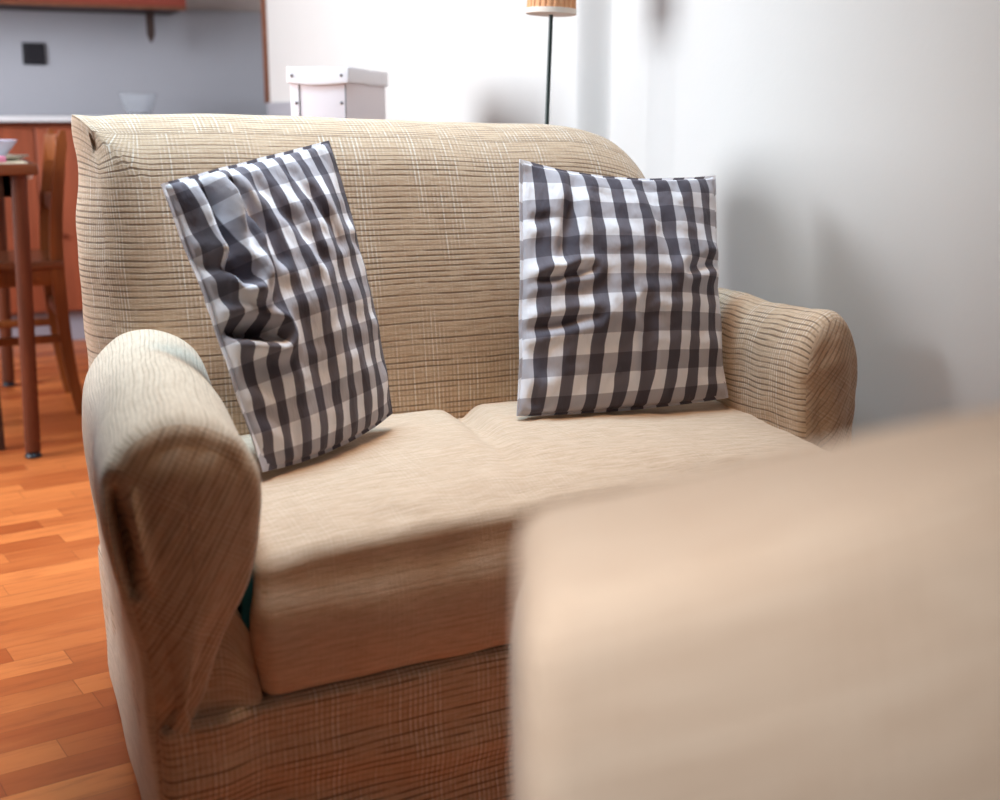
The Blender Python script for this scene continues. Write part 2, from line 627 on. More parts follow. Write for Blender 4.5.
b = MB().rbox((XF - 0.016, YK - 0.012, 0.93), (XF + 0.02, YK + 0.015, 2.6), 0.004, (1, 1, 1), None, 2)
struct('trim_2', b, M['trim'])                       # wooden edge strip on the end of the right wall
b = MB().rbox((XF - 0.014, 4.64, 0.0), (XF + 0.002, YK - 0.014, 0.932), 0.003, (1, 1, 1), None, 2)
struct('trim_3', b, M['splash'])                     # grey panel at the foot of the wall end
b = MB().rbox((XF - 0.02, 4.60, 0.0), (XF + 0.002, 4.64, 0.935), 0.003, (1, 1, 1), None, 2)
struct('trim_4', b, M['cabx'])                       # wooden strip that ends the grey panel


# ------------------------------------------------------------------ two seat sofa
def arm(mb, front, rear, yf, yr, rnd=0.03, m=110, ny=26, extra=None, spine=(0.25, 0.50), uoff=0.0):
    """rolled arm lofted from the front profile to the rear profile, with a soft front end"""
    A, B = catmull([(x, 0, z) for x, z in front], m), catmull([(x, 0, z) for x, z in rear], m)
    per = [0]
    for i in range(m):
        per.append(per[-1] + (A[(i + 1) % m] - A[i]).length)
    rows, uvr = [], []

    def sp(P, lo, hi):
        z = max(lo, min(hi, P.z))
        xs = [q.x for q in A if abs(q.z - z) < 0.02]
        return Vector(((min(xs) + max(xs)) / 2, 0, z))
    spi = [sp(A[i], *spine) for i in range(m)]
    for j in range(ny + 1):
        t = j / ny
        te = t
        y = yr + (yf + rnd - yr) * t
        row = []
        for i in range(m):
            p = B[i].lerp(A[i], te)
            row.append(Vector((p.x, y, p.z)))
        rows.append(row)
    for q in range(1, 7):                      # rounding
        a = R(90 * q / 6)
        row = []
        for i in range(m):
            d = spi[i] - A[i]
            L = max(d.length, 1e-6)
            s = min(rnd * (1 - math.cos(a)), L * 0.8)
            p = A[i] + d * (s / L)
            row.append(Vector((p.x, yf + rnd - rnd * math.sin(a), p.z)))
        rows.append(row)
    last = rows[-1]
    K = 26
    for q in range(1, K + 1):
        t = q / K
        row = []
        for i in range(m):
            tgt = Vector((spi[i].x, yf, spi[i].z))
            p = last[i].lerp(tgt, t * 0.995)
            row.append(Vector((p.x, yf - 0.012 * (1 - (1 - t) ** 2), p.z)))
        rows.append(row)
    if extra:
        rows = [[Vector(extra(p, r_ > ny)) for p in row] for r_, row in enumerate(rows)]
    # uvs: along the arm on the loft, radial on the end
    dist = [[0.0] * (m + 1)]
    for r_ in range(1, len(rows)):
        dist.append([dist[-1][i % m] + (rows[r_][i % m] - rows[r_ - 1][i % m]).length for i in range(m)] + [0])
        dist[-1][m] = dist[-1][0]
    for r_ in range(len(rows)):
        uvr.append([(dist[r_][i] + uoff, per[i]) if r_ <= ny + 3 else (per[i], dist[r_][i] + uoff) for i in range(m + 1)])
    body = [row + [row[0]] for row in rows]
    ia = ny + 3
    mb.grid(body[:ia + 1], uvrows=[[(dist[r_][i], per[i]) for i in range(m + 1)] for r_ in range(ia + 1)], mi=0)
    ca, sa = math.cos(R(58)), math.sin(R(58))
    mb.grid(body[ia:], uvrows=[[(p.x * ca + p.z * sa, -p.x * sa + p.z * ca) for p in body[r_]] for r_ in range(ia, len(rows))], mi=1)
    mb.add(rows[0], [list(range(m))])
    return mb


def make_sofa():
    root = empty('two_seat_sofa', (0.75, 1.6, 0), 'two-seat sofa in a beige woven slipcover against the white wall, holding both checked pillows', 'sofa')
    off = Vector((-0.75, -1.6, 0))

    def fin(mb, name, mats, **kw):
        mb.v = [p + off for p in mb.v]
        return mb.build(name, mats, root, **kw)
    # base skirt
    def fb(p):
        x, y, z = p
        k = sstep(1.6, 1.3, y)
        y += 0.055 * (x - 0.2) * k + 0.014 * k * sstep(0.24, 0.30, x)
        y += k * (0.006 * nz((x, 0, z * 2.2), 7, 3.1) + 0.004 * math.sin(z * 70 + x * 4 + 2 * nz((x, 0, z), 4)) * sstep(0.25, 0.1, z))
        x += (0.004 * nz((y, 1, z), 9, 1.2)) if x < 0.25 else 0
        if x < 0.25:
            x += 0.02 * sstep(1.3, 1.9, y)
        return (x, y, z)
    b = MB().rbox((0.179, 1.281, 0.008), (1.235, 1.97, 0.230), 0.014, (70, 14, 26), fb, 4)
    fin(b, 'base', M['slip'])
    # arms
    fl = [(.180, .02), (.178, .154), (.168, .290), (.153, .368), (.141, .436), (.140, .508), (.166, .553), (.218, .573), (.274, .552), (.306, .504),
          (.305, .436), (.288, .37), (.260, .316), (.238, .262), (.228, .2), (.225, .02)]
    rl = [(.198, .02), (.196, .16), (.190, .29), (.180, .37), (.176, .44), (.190, .512), (.229, .560), (.278, .577), (.326, .561), (.354, .522),
          (.362, .45), (.350, .38), (.335, .32), (.325, .27), (.320, .2), (.315, .02)]

    def exl(p, end):
        x, y, z = p
        k = sstep(1.42, 1.29, y)
        # pleats that fan from the fold at the outer front corner
        d, t = segd(x, z, (.150, .510), (.164, .380))
        if y < 1.40:
            w = math.sin(math.pi * min(1, max(0.02, t)))
            y += 0.055 * g(d, 0.0062) * w * k
            x += 0.006 * g(d, 0.010) * w * k
            y -= 0.014 * g(d - 0.015, 0.008) * w * k
        a = math.atan2(z - 0.36, x - 0.15)
        y += k * (0.0008 * math.sin(a * 30) * sstep(.02, .09, math.hypot(x - .15, z - .36)) * sstep(.3, .12, math.hypot(x - .15, z - .5)))
        if z < 0.27:
            y += 0.010 * sstep(0.26, 0.235, z) * k
        # creases in the top near the front
        z += k * 0.004 * nz((x, y, z), 22, 5.0)
        x += 0.004 * nz((x, y, z), 9, 2.0)
        z += 0.004 * nz((x, y, z), 7, 8.0)
        return (x, y, z)
    b = arm(MB(), fl, rl, 1.285, 1.86, 0.028, m=240, extra=exl)
    # cloth drawn in between the arm and the seat

    def fg(p):
        x, y, z = p
        t = sstep(0.2, 0.375, z)
        y += 0.02 * t
        return (x + 0.0, y + 0.004 * nz((x, y, z), 25, 1), z - 0.10 * sstep(0.25, 0.32, x) * t)
    b.rbox((.215, 1.300, .18), (.300, 1.50, .375), 0.012, (10, 6, 14), fg, 3, mi=1)
    fin(b, 'armrest', [M['armw'], M['end']])['label'] = 'near left rolled armrest with a folded front corner'
    fr = [(1.262, .02), (1.260, .2), (1.262, .34), (1.266, .43), (1.268, .50), (1.256, .556), (1.218, .590), (1.180, .572), (1.160, .525),
          (1.158, .46), (1.166, .40), (1.176, .33), (1.184, .26), (1.190, .2), (1.192, .02)]
    rr = [(1.330, .02), (1.332, .2), (1.340, .33), (1.346, .42), (1.345, .50), (1.325, .555), (1.275, .584), (1.232, .568), (1.208, .525),
          (1.200, .46), (1.200, .40), (1.205, .33), (1.210, .26), (1.215, .2), (1.215, .02)]

    def exr(p, end):
        x, y, z = p
        k = sstep(1.60, 1.46, y)
        z += 0.010 * g(x - 1.235, 0.03) * g(y - 1.475, 0.05) * (1 if z > .5 else 0)
        z += 0.004 * nz((x, y, z), 18, 4.0) * (1 if z > .3 else 0)
        x += 0.004 * nz((x, y, z), 11, 6.0)
        y += k * 0.004 * nz((x, y, z), 30, 2.0)
        return (x, y, z)
    b = arm(MB(), fr, rr, 1.455, 1.86, 0.026, extra=exr)
    fin(b, 'armrest', [M['slip'], M['end']])['label'] = 'far right armrest against the wall'
    # backrest: leaning, rolled at the top, round on the right shoulder, a pulled-up ear on the left

    def fk(p):
        x, y, z = p
        t = (z - 0.2) / 0.68
        # right shoulder
        if x > 0.985:
            q = min(0.985, (x - 0.985) / 0.222)
            z -= 0.135 * (1 - math.sqrt(1 - q * q)) * sstep(0.45, 0.86, z)
        if x < 0.302 and z > 0.784:
            dx, dz = (0.302 - x) / 0.10, (z - 0.784) / 0.10
            L, m = math.hypot(dx, dz), max(dx, dz)
            if m > 1e-6:
                q = 1 + (L / m - 1) * 0.60
                x, z = 0.302 - dx * 0.10 * q, 0.784 + dz * 0.10 * q
        y += 0.105 * max(0, t) ** 1.2                                   # lean
        fr_ = 1 if y < 1.93 else 0
        y -= 0.022 * fr_ * math.sin(math.pi * max(0, min(1, (z - 0.3) / 0.5))) * sstep(.2, .4, x) * sstep(1.20, 1.0, x)
        y += 0.006 * nz((x, y, z), 5, 2.0)
        z -= 0.018 * sstep(0.3, 1.05, x) * sstep(0.6, 0.88, z)          # crest dips to the right
        z += 0.003 * nz((x, y, z), 8, 3.0) * sstep(0.6, 0.85, z)
        if x < 0.26:
            c = sstep(0.255, 0.205, x)
            z += 0.010 * c * sstep(0.80, 0.88, z)
            x -= 0.002 * c * sstep(0.80, 0.87, z) - 0.012 * c * g(z - .80, .05)
            # the cloth folds in just below the ear
            y += 0.020 * c * g(z - 0.862 + 1.0 * (x - .21), 0.012) * fr_
            x += 0.004 * nz((0, y, z), 16, 1.0)
        return (x, y, z)
    b = MB().rbox((0.202, 1.79, 0.20), (1.200, 2.0, 0.884), 0.10, (60, 3, 44), fk, 9)
    fin(b, 'backrest', M['slip'])
    # seat cushion with the seam of two cushions showing at the back

    def fs(p):
        x, y, z = p
        u, v = (x - 0.30) / 0.87, (y - 1.31) / 0.52
        top = sstep(0.33, 0.40, z)
        crown = 0.030 * math.sin(math.pi * max(0, min(1, u))) ** .6 * math.sin(math.pi * max(.05, min(.95, v * .62 + .16)))
        z += top * (crown - 0.022 * g(x - 0.755 + 0.10 * (1 - v), 0.020) * sstep(0.0, 1.0, v) - 0.010 * sstep(0.22, -0.05, v))
        z += top * (0.0045 * nz((x * .8, y * 1.5, 0), 9, 4.0) + 0.0018 * nz((x, y * 2.0, 0), 26, 1.0) + 0.004 * g(v - .12, .05) * nz((x, y, 0), 30, 3))
        f = sstep(1.40, 1.31, y)
        y += 0.05 * u * f + f * (0.018 * (1 - top) * math.sin(math.pi * max(0, min(1, (z - .21) / .18))) * -1)
        y += f * 0.004 * nz((x, 0, z), 14, 2.0)
        z += 0.010 * u * (1 - top) * f
        if x < 0.4:
            x += -0.008 * g(z - .32, .06) * sstep(.36, .30, x) + 0.004 * nz((0, y, z), 14, 7)
        x += 0.05 * max(0, v) * sstep(0.9, 1.17, x)
        return (x, y, z)
    b = MB().rbox((0.300, 1.310, 0.224), (1.165, 1.835, 0.404), 0.021, (70, 44, 12), fs, 6)
    fin(b, 'seat_cushion', M['seat'])
    b = MB().rbox((0.285, 1.322, 0.25), (0.298, 1.46, 0.395), 0.003, (2, 6, 6), lambda p: (p[0] + 0.004 * nz(p, 20), p[1], p[2]), 2)
    fin(b, 'lining', M['teal'])['label'] = 'teal lining showing in the gap'
    return root


make_sofa()


# ------------------------------------------------------------------ checked pillows
def pillow(name, corners, T, mat, label, folds, seed, pinch=(.02, .02, .0, .02), N=84, group='checked pillows on the sofa'):
    """TL, TR, BR, BL corners in the mid plane; inflated on both sides"""
    TL, TR, BR, BL = [Vector(c) for c in corners]
    c = (TL + TR + BR + BL) / 4
    nrm = ((TR - BL).cross(TL - BR)).normalized()
    if nrm.y > 0:
        nrm = -nrm
    base = Vector((c.x, c.y, min(BL.z, BR.z)))
    ob = empty(name, base, label, 'pillow', 0, group)
    mb = MB()
    for side in (1, -1):
        rows, uvr = [], []
        for j in range(N + 1):
            row, ur = [], []
            for i in range(N + 1):
                s0, t0 = -1 + 2 * i / N, -1 + 2 * j / N
                # denser near the rim
                s, t = math.sin(s0 * math.pi / 2) * .35 + s0 * .65, math.sin(t0 * math.pi / 2) * .35 + t0 * .65
                ps = s * (1 - (pinch[1] if s > 0 else pinch[3]) * 2.0 * (1 - t * t) * abs(s) ** 3)
                pt = t * (1 - (pinch[0] if t > 0 else pinch[2]) * 2.0 * (1 - s * s) * abs(t) ** 3)
                a, b_ = (ps + 1) / 2, (pt + 1) / 2
                p = BL * (1 - a) * (1 - b_) + BR * a * (1 - b_) + TR * a * b_ + TL * (1 - a) * b_
                e = max(0.0, (1 - s * s) * (1 - t * t))
                h = T * (e ** 0.42) * (0.62 + 0.38 * e)
                rim = e ** 0.3
                w = 0.0
                # puckers running in from the seams
                d_s, d_t = 1 - abs(s), 1 - abs(t)
                w += 0.0028 * math.sin(t * 17 + 7 * nz((s, t, side), 2, seed)) * g(d_s - .10, .14) * min(1, d_s * 14)
                w += 0.0028 * math.sin(s * 16 + 7 * nz((s, t, side), 2, seed + 3)) * g(d_t - .10, .14) * min(1, d_t * 14)
                w += 0.010 * nz((s * 1.5, t * 1.2, side), 1.6, seed) * rim + 0.004 * nz((s * 1.2, t * 2.4, side), 4, seed + 9) * rim
                if side == 1:
                    for (A, B, wd, dp) in folds:
                        d, q = segd(s, t, A, B)
                        w -= dp * g(d, wd) * (0.35 + 0.65 * math.sin(math.pi * max(.08, min(.92, q)))) * min(1, rim * 1.3)
                        w += dp * 0.55 * g(d - wd * 1.9, wd * 1.1) * min(1, rim * 1.3)
                edge = 0.0015 if e < 1e-6 else 0.0
                p = p + nrm * (side * (h + w + 0.001))
                # soft wave of the seam line
                p = p + nrm * 0.006 * nz((s * 2, t * 2, 0), 1.5, seed + 20) * (1 - rim)
                row.append(p - base)
                ur.append(((s0 * .2 + s * .8 + 1) / 2, (t0 * .2 + t * .8 + 1) / 2))
            rows.append(row)
            uvr.append(ur)
        mb.grid(rows, uvrows=uvr)
    ob2 = mb.build('cover', mat, ob, weld=0.0022, angle=80)
    # sewn edge: a narrow flat flange running round the rim
    fl = MB()
    ring = []
    for q in range(4 * 40):
        k, f = divmod(q, 40)
        f = -1 + 2 * f / 40
        s, t = [(f, -1), (1, f), (-f, 1), (-1, -f)][k]
        ps = s * (1 - (pinch[1] if s > 0 else pinch[3]) * 2.0 * (1 - t * t) * abs(s) ** 3)
        pt = t * (1 - (pinch[0] if t > 0 else pinch[2]) * 2.0 * (1 - s * s) * abs(t) ** 3)
        a, b_ = (ps + 1) / 2, (pt + 1) / 2
        p = BL * (1 - a) * (1 - b_) + BR * a * (1 - b_) + TR * a * b_ + TL * (1 - a) * b_
        p = p + nrm * 0.006 * nz((s * 2, t * 2, 0), 1.5, seed + 20)
        ring.append((p, s, t))
    vs, fs, uvl = [], [], []
    n = len(ring)
    for p, s, t in ring:
        out = (p - c)
        out.normalize()
        for o_, h_ in ((-0.006, 0.0022), (0.004, 0.0014), (0.004, -0.0014), (-0.006, -0.0022)):
            vs.append(p + out * o_ + nrm * h_ - base)
    for i in range(n):
        j = (i + 1) % n
        for k in range(4):
            k2 = (k + 1) % 4
            fs.append([i * 4 + k, j * 4 + k, j * 4 + k2, i * 4 + k2])
            si, ti, sj, tj = ring[i][1], ring[i][2], ring[j][1], ring[j][2]
            uvl.append([((si + 1) / 2, (ti + 1) / 2), ((sj + 1) / 2, (tj + 1) / 2), ((sj + 1) / 2, (tj + 1) / 2), ((si + 1) / 2, (ti + 1) / 2)])
    fl.add(vs, fs, uvl)
    fl.build('seam', mat, ob)
    return ob


pillow('checked_pillow', [(0.288, 1.70, 0.790), (0.530, 1.755, 0.842), (0.592, 1.680, 0.460), (0.366, 1.545, 0.434)], 0.062, M['ginA'],
       'crumpled grey and white checked pillow slumped against the near left armrest', 
       [((-.62, 1.0), (-.70, .25), .075, .046), ((-.98, -.05), (-.52, -.2), .055, .036), ((-.42, .85), (-.6, .15), .05, .018), ((-.66, .25), (-.98, .42), .06, .022), ((-.45, .9), (-.25, .3), .06, .014), ((-.1, .8), (.25, .2), .07, .010), ((.3, .9), (.6, .3), .06, .008)], 3.3, (.0, -.03, -.03, .02))
pillow('checked_pillow', [(0.840, 1.765, 0.812), (1.195, 1.765, 0.782), (1.154, 1.650, 0.436), (0.781, 1.650, 0.443)], 0.056, M['ginB'],
       'upright grey and white checked pillow leaning on the backrest beside the right armrest',
       [((-.95, .02), (-.45, .1), .04, .010), ((-.95, -.35), (-.4, -.28), .05, .010), ((.2, .9), (.35, .3), .08, .008), ((-.5, .95), (-.7, .2), .06, .010), ((.1, -.95), (.05, -.2), .06, .008), ((.5, .1), (.95, .2), .05, .009)], 7.7, (.045, .02, -.012, .014))


# ------------------------------------------------------------------ foreground armchair (close to the lens)
def make_armchair():
    c, s = math.cos(R(YAW)), math.sin(R(YAW))
    # local frame: x along its width to the right of the view, y away from the camera
    d0 = 0.27
    loc = (0.006 * c + d0 * s, -0.006 * s + d0 * c, 0)
    root = empty('armchair', loc, 'pale cream armchair seen from behind, close up and out of focus at lower right', 'armchair', R(-YAW))
    Wd = 0.70

    def fk(p):
        x, y, z = p
        u = x / Wd
        arch = 0.053 * sstep(-0.12, 0.36, min(u, 1 - u)) - 0.022
        z += (arch + 0.0) * sstep(0.4, 0.74, z)
        # rolled top edge on the side towards the lens
        q = max(0.0, min(1.0, (z - 0.52) / 0.25))
        y += 0.10 * (1 - math.sqrt(1 - q * q * 0.98)) * max(0, min(1, 1 - (y - 0.03) / 0.16))
        y -= 0.02 * sstep(.3, .8, z)
        return (x, y + 0.003 * nz((x, y, z), 8), z)
    b = MB().rbox((0.0, 0.03, 0.2), (Wd, 0.19, 0.755), 0.014, (30, 4, 20), fk, 6)
    b.build('backrest', M['cream'], root)
    b = MB().rbox((0.01, 0.05, 0.01), (Wd - 0.01, 0.72, 0.25), 0.02, (20, 20, 8), None, 3)
    b.build('base', M['cream'], root)
    b = MB().rbox((0.14, 0.18, 0.25), (Wd - 0.14, 0.73, 0.41), 0.04, (16, 16, 6), lambda p: (p[0], p[1], p[2] + 0.02 * math.sin(math.pi * (p[0] - .14) / (Wd - .28)) * sstep(.36, .41, p[2])), 4)
    b.build('seat_cushion', M['cream'], root)
    pf = [(.02, .02), (.02, .2), (.01, .33), (.002, .42), (.008, .50), (.035, .545), (.075, .56), (.115, .545), (.142, .50), (.146, .43), (.140, .35), (.138, .2), (.138, .02)]
    for sgn in (0, 1):
        prof = [(Wd - x if sgn else x, z) for x, z in pf]
        b = arm(MB(), prof, prof, -0.72, -0.12, 0.025, m=60, ny=10, spine=(.15, .47))
        for p in b.v:
            p.y = -p.y
        b.build('armrest', M['cream'], root)
    return root


make_armchair()


# ------------------------------------------------------------------ sideboard behind the sofa with the box and the lamp
sb = empty('sideboard', (1.0, 2.85, 0), 'low wooden sideboard behind the sofa that carries the box and lamp', 'sideboard')
def P(mb, name, mat, root, **kw):
    o = Vector(root.location)
    mi = root.matrix_world.inverted() if False else None
    mb.v = [p - o for p in mb.v]
    return mb.build(name, mat, root, **kw)
P(MB().box((0.70, 2.20, 0.675), (1.25, 3.50, 0.70), 0.004), 'top', M['woodx'], sb)
P(MB().box((0.72, 2.22, 0.06), (1.245, 3.48, 0.675), 0.004), 'body', M['cab'], sb)
for k in range(3):
    y0 = 2.23 + k * 0.415
    d = P(MB().box((0.704, y0, 0.09), (0.721, y0 + 0.407, 0.66), 0.004), 'door', M['cab'], sb)
    kb = MB().lathe([(0.001, 0), (0.009, 0.002), (0.012, 0.012), (0.006, 0.02), (0.005, 0.024)], (0, 0, 0), 14, Matrix.Rotation(R(90), 4, 'Y'))
    kb.v = [p + Vector((0.682, y0 + 0.36, 0.45)) - Vector(sb.location) for p in kb.v]
    kb.build('knob', M['trim'], d)
for (x, y) in ((0.74, 2.24), (1.22, 2.24), (0.74, 3.46), (1.22, 3.46)):
    P(MB().bar((x, y, 0.0), (x, y, 0.07), 0.03, 0.03), 'foot', M['dkwood'], sb)

# white lidded box, turned on its base
BC = Vector((0.843, 2.64, 0.7005))
bx = empty('storage_box', BC, 'white lidded cardboard storage box standing behind the sofa back', 'box', R(-32.3))
w_, L_, H_ = 0.125, 0.37, 0.282
b = MB().rbox((-w_, 0, 0.0), (0, L_, H_ - 0.02), 0.003, (1, 1, 1), None, 2)
b.build('body', M['card'], bx)
def flid(p):
    x, y, z = p
    k = 1 if z < H_ - 0.02 else 0
    return (x + 0.0012 * nz((0, y, z), 20, 1), y + 0.0012 * nz((x, 0, z), 22, 2), z + 0.002 * nz((x, y, 0), 14, 4) + 0.0025 * k * math.sin(x * 40 + 1))
b = MB().rbox((-w_ - 0.006, -0.006, H_ - 0.036), (0.006, L_ + 0.006, H_), 0.0025, (10, 20, 3), flid, 2)
b.build('lid', M['lid'], bx)
for (x, z) in ((-w_ + 0.006, H_ - 0.018), (-0.010, H_ - 0.018), (-w_ + 0.013, H_ - 0.075), (-0.012, H_ - 0.075)):
    yv = -0.0072 if z > H_ - 0.03 else -0.0012
    b = MB().lathe([(0.0035, 0), (0.0030, 0.0012), (0.0015, 0.002), (0.0002, 0.0021)], (0, 0, 0), 12, Matrix.Rotation(R(90), 4, 'X'))
    b.v = [p + Vector((x, yv + 0.001, z)) for p in b.v]
    b.build('rivet', M['rivet'], bx)
for x in (-w_ + 0.020, -0.003):
    b = MB().box((x - 0.0012, -0.0016, 0.0), (x + 0.0012, 0.001, H_ - 0.036), 0.0003)
    b.build('corner_strip', M['rivet'], bx)

# lamp with a thin dark pole and a pleated shade
lx, ly = 1.131, 2.25
lp = empty('table_lamp', (lx, ly + 0.02, 0.7045), 'lamp with thin dark green pole and pleated apricot shade behind the sofa back', 'lamp')
lp.rotation_euler = (0, R(2.0), 0)
MB().lathe([(0.001, -0.0038), (0.055, -0.0035), (0.056, 0.008), (0.05, 0.013), (0.012, 0.018), (0.001, 0.019)], (0, 0, 0), 36).build('base', M['pole'], lp)
MB().lathe([(0.0042, 0.012), (0.0042, 0.40)], (0, 0, 0), 14).build('pole', M['pole'], lp)
b = MB()
pl = lambda a, z: 1 + 0.022 * (1 if math.sin(a * 26) > 0 else -1)
b.lathe([(0.046, 0.378), (0.0475, 0.376), (0.0445, 0.46), (0.0415, 0.53), (0.0400, 0.53), (0.043, 0.46), (0.046, 0.378)], (0, 0, 0), 208, None, pl)
sh = b.build('lamp_shade', M['shade'], lp, weld=1e-6)
for z0, r0 in ((0.368, 0.0495), (0.527, 0.0430)):
    MB().lathe([(r0 - 0.003, z0), (r0, z0 + 0.001), (r0 - 0.0006, z0 + 0.011), (r0 - 0.0036, z0 + 0.011), (r0 - 0.003, z0)], (0, 0, 0), 64).build('rim', M['rim'], sh)
b = MB()
for k in range(3):
    a = 2 * math.pi * k / 3
    b.tube([(0, 0, 0.395), (0.046 * math.cos(a), 0.046 * math.sin(a), 0.39)], 0.0012, 6)
b.build('spider', M['pole'], lp)
MB().lathe([(0.001, 0.40), (0.010, 0.401), (0.011, 0.43), (0.016, 0.45), (0.017, 0.465), (0.010, 0.48), (0.001, 0.484)], (0, 0, 0), 20).build('bulb', M['white'], lp)


# ------------------------------------------------------------------ kitchen
def cabinet(x0, x1, ndoor, label, knobs):
    root = empty('base_cabinet', ((x0 + x1) / 2, 5.45, 0), label, 'cabinet')
    P(MB().box((x0, 5.19, 0.125), (x1, 5.79, 0.855), 0.002), 'body', M['cab'], root)
    P(MB().box((x0, 5.22, 0.0), (x1, 5.26, 0.125), 0.002), 'plinth', M['plinth'], root)
    w = (x1 - x0) / ndoor
    for k in range(ndoor):
        a = x0 + w * k
        dr = P(MB().rbox((a + 0.002, 5.165, 0.13), (a + w - 0.002, 5.189, 0.838), 0.004, (1, 1, 1), None, 2), 'door', M['cab'], root)
        kb = MB().lathe([(0.005, 0), (0.005, 0.008), (0.011, 0.014), (0.010, 0.022), (0.001, 0.024)], (0, 0, 0), 14, Matrix.Rotation(R(90), 4, 'X'))
        kb.v = [p + Vector((knobs[k], 5.165, 0.43)) - Vector(root.location) for p in kb.v]
        kb.build('knob', M['rivet'], dr)
    return root


cabinet(-0.25, 0.405, 1, 'reddish brown base cabinet behind the dining table under the worktop', [-0.18])
cabinet(0.405, 1.30, 2, 'reddish brown base cabinet behind the amber chair and sofa under the worktop', [0.468, 1.25])
b = MB().rbox((-0.27, 5.12, 0.858), (1.615, 5.775, 0.88), 0.004, (1, 1, 1), None, 2)
tag(b.build('worktop', M['counter']), 'pale kitchen worktop running across the brown cabinets', 'worktop')

uc = empty('wall_cabinet', (0.4, 5.6, 1.303), 'red brown wall cabinet hung at the top left above the worktop', 'cabinet')
P(MB().box((-0.25, 5.42, 1.308), (1.05, 5.798, 1.95), 0.003), 'body', M['dark'], uc)
for k in range(2):
    a = -0.25 + 0.65 * k
    P(MB().rbox((a + 0.002, 5.395, 1.316), (a + 0.648, 5.419, 1.948), 0.004, (1, 1, 1), None, 2), 'door', M['cabx'], uc)
P(MB().box((-0.25, 5.400, 1.303), (1.05, 5.425, 1.318), 0.003), 'bottom_rail', M['trim'], uc)

def fbr(p):
    x, y, z = p
    k = sstep(1.215, 1.183, z)
    return (x + (0.932 - x) * 0.75 * k, y, z)
b = MB().rbox((0.916, 5.58, 1.183), (0.948, 5.60, 1.308), 0.003, (2, 1, 12), fbr, 2)
tag(b.build('hanging_bracket', M['dark']), 'small pointed wooden bracket hanging under the wall cabinet', 'bracket')

so = empty('wall_socket', (0.475, 5.775, 1.133), 'square black socket on the grey splashback below the wall cabinet', 'socket')
P(MB().rbox((0.430, 5.762, 1.090), (0.522, 5.7748, 1.180), 0.005, (1, 1, 1), None, 3), 'plate', M['black'], so)
b = MB().lathe([(0.030, 0), (0.030, 0.003), (0.026, 0.003), (0.024, 0.001), (0.001, 0.001)], (0, 0, 0), 28, Matrix.Rotation(R(90), 4, 'X'))
b.v = [p + Vector((0.001, -0.0125, 0.002)) for p in b.v]
b.build('outlet', M['black'], so)

b = MB().lathe([(0.001, 0.002), (0.040, 0.0), (0.046, 0.008), (0.062, 0.045), (0.075, 0.085), (0.0765, 0.088), (0.0735, 0.087), (0.060, 0.047), (0.044, 0.012), (0.001, 0.008)], (0, 0, 0), 48)
o = b.build('glass_bowl', M['glass'])
o.location = (0.838, 5.42, 0.8803)
tag(o, 'clear glass bowl standing on the kitchen worktop', 'bowl')


# ------------------------------------------------------------------ dining table and what lies on it
tb = empty('dining_table', (0.0, 3.9, 0), 'brown wooden dining table cut off by the left edge of the photo', 'table')
TX0, TX1, TY0, TY1 = -0.28, 0.267, 3.37, 4.45
P(MB().rbox((TX0, TY0, 0.736), (TX1, TY1, 0.763), 0.005, (1, 1, 1), None, 2), 'tabletop', M['woodx'], tb)
b = MB()
b.box((TX0 + 0.06, TY0 + 0.05, 0.68), (TX1 - 0.06, TY0 + 0.07, 0.736), 0.002)
b.box((TX0 + 0.06, TY1 - 0.07, 0.68), (TX1 - 0.06, TY1 - 0.05, 0.736), 0.002)
b.box((TX0 + 0.05, TY0 + 0.05, 0.68), (TX0 + 0.07, TY1 - 0.05, 0.736), 0.002)
b.box((TX1 - 0.085, TY0 + 0.05, 0.68), (TX1 - 0.065, TY1 - 0.05, 0.736), 0.002)
P(b, 'apron', M['dkwood'], tb)
for (x, y) in ((0.200, 3.415), (0.200, 4.40), (-0.225, 3.415), (-0.225, 4.40)):
    lg = P(MB().bar((x, y, 0.018), (x + 0.022 if x > 0 else x, y, 0.737), 0.038, 0.038, r=.12), 'leg', M['wood'], tb)
    fp = MB().lathe([(0.001, 0.0), (0.019, 0.0), (0.022, 0.005), (0.018, 0.012), (0.010, 0.019), (0.001, 0.0195)], (x, y, 0), 18)
    fp.v = [p - Vector(tb.location) for p in fp.v]
    fp.build('foot', M['black'], lg)
b = MB().lathe([(0.001, -0.012), (0.010, -0.011), (0.013, -0.002), (0.013, 0.0)], (0.245, 3.43, 0.7355), 16)
P(b, 'bracket_cap', M['white'], tb)

b = MB().rbox((-0.11, 3.395, 0.7632), (0.245, 3.76, 0.7656), 0.001, (6, 6, 1), None, 2)
tag(b.build('placemat', M['mat']), 'pale cream placemat on the dining table under the plate and napkin', 'placemat')
zt = 0.7657
b = MB().lathe([(0.001, 0.0), (0.05, 0.0), (0.085, 0.010), (0.088, 0.013), (0.083, 0.012), (0.05, 0.004), (0.001, 0.004)], (0, 0, 0), 40)
o = b.build('plate', M['plate'])
o.location = (0.176, 3.60, zt)
tag(o, 'pale plate lying on the dining table under the bluish bowl', 'plate')
b = MB().lathe([(0.001, 0.0), (0.030, 0.0), (0.037, 0.006), (0.066, 0.040), (0.071, 0.048), (0.068, 0.048), (0.062, 0.040), (0.033, 0.010), (0.001, 0.006)], (0, 0, 0), 40)
o = b.build('china_bowl', M['china'])
o.location = (0.168, 3.605, zt + 0.0045)
tag(o, 'bluish china bowl on the pale plate at the table edge', 'bowl')
b = MB().lathe([(0.001, 0.0), (0.026, 0.0), (0.028, 0.004), (0.034, 0.082), (0.032, 0.082), (0.026, 0.008), (0.001, 0.006)], (0, 0, 0), 32)
o = b.build('drinking_glass', M['pinkglass'])
o.location = (0.150, 3.82, 0.7633)
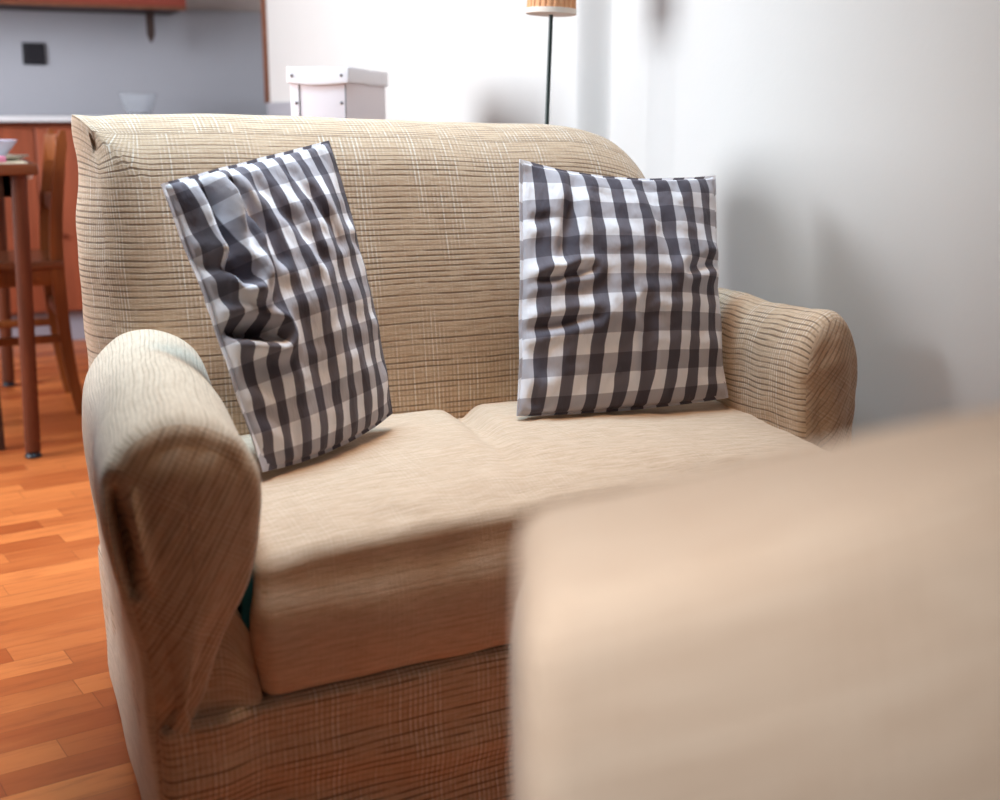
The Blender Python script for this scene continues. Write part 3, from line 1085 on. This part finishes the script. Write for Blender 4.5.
tag(o, 'reddish drinking glass behind the bluish bowl on the dining table', 'glass')
b = MB().rbox((-0.06, -0.05, 0), (0.06, 0.05, 0.014), 0.005, (14, 12, 2), lambda p: (p[0], p[1], p[2] + 0.004 * abs(nz(p, 30)) * (1 if p[2] > .006 else 0)), 2)
o = b.build('folded_napkin', M['pink'])
o.location = (0.125, 3.455, zt)
o.rotation_euler = (0, 0, R(20))
tag(o, 'folded pink napkin on the dining table in front of the plate', 'napkin')


# ------------------------------------------------------------------ chairs at the table
def chair(root, wd, seat_mat, D=0.34, Wc=0.34, ht=0.84):
    """local: faces -x, rear posts at x = 0, near post at y = 0"""
    post = [(0.018, 0.0), (-0.004, 0.14), (-0.016, 0.30), (-0.020, 0.45), (-0.014, 0.58), (0.004, 0.72), (0.022, ht)]
    for y in (0.0, Wc):
        c = catmull([(x, 0, z) for x, z in post], 22, False)
        b = MB()
        vs, fs = [], []
        for i, p in enumerate(c):
            f = p.z / ht
            wx = 0.019 - 0.004 * abs(f - .5) * 2
            top = 1.0 if i < len(c) - 1 else 0.5
            for sx, sy in ((-1, -1), (1, -1), (1, 1), (-1, 1)):
                vs.append((p.x + sx * wx * top, y + sy * 0.012, p.z))
        for i in range(len(c) - 1):
            for k in range(4):
                fs.append([i * 4 + k, i * 4 + (k + 1) % 4, i * 4 + 4 + (k + 1) % 4, i * 4 + 4 + k])
        fs += [[3, 2, 1, 0], [len(vs) - 4 + k for k in range(4)]]
        b.add(vs, fs)
        b.build('rear_post', wd, root)
        MB().bar((-D, y, 0), (-D + 0.004, y, 0.43), 0.026, 0.026).build('front_leg', wd, root)
        MB().bar((-D, y, 0.235), (-0.012, y, 0.235), 0.014, 0.024).build('stretcher', wd, root)
    b = MB().rbox((-D - 0.03, -0.02, 0.445), (-0.004, Wc + 0.02, 0.468), 0.006, (8, 8, 1), lambda p: (p[0], p[1], p[2] - 0.006 * g(p[0] + D / 2, .12) * g(p[1] - Wc / 2, .14)), 3)
    b.build('seat', seat_mat, root)
    b = MB()
    for y in (0.0, Wc):
        b.box((-D, y - 0.008, 0.395), (-0.01, y + 0.008, 0.445), 0.002)
    b.box((-D - 0.006, 0, 0.395), (-D + 0.01, Wc, 0.445), 0.002)
    b.box((-0.03, 0, 0.395), (-0.014, Wc, 0.445), 0.002)
    b.build('seat_rail', wd, root)
    MB().box((-0.028, 0.012, 0.29), (-0.012, Wc - 0.012, 0.32), 0.002).build('stretcher', wd, root)
    for (z0, z1, x0) in ((0.745, 0.825, 0.008), (0.60, 0.65, -0.012)):
        MB().rbox((x0 - 0.008, 0.0, z0), (x0 + 0.010, Wc, z1), 0.004, (1, 10, 2), lambda p: (p[0] + 0.014 * math.sin(math.pi * p[1] / Wc), p[1], p[2]), 2).build('back_rail', wd, root)


ch = empty('dining_chair', (0.358, 3.88, 0), 'amber wooden dining chair seen side on beside the sofa back', 'chair')
chair(ch, M['amber'], M['woodx'])
ch2 = empty('dining_chair', (-0.345, 3.825, 0), 'dark wooden dining chair with navy pad tucked under the table at the left edge', 'chair', R(180))
chair(ch2, M['dkwood'], M['navy'], D=0.47, Wc=0.29)
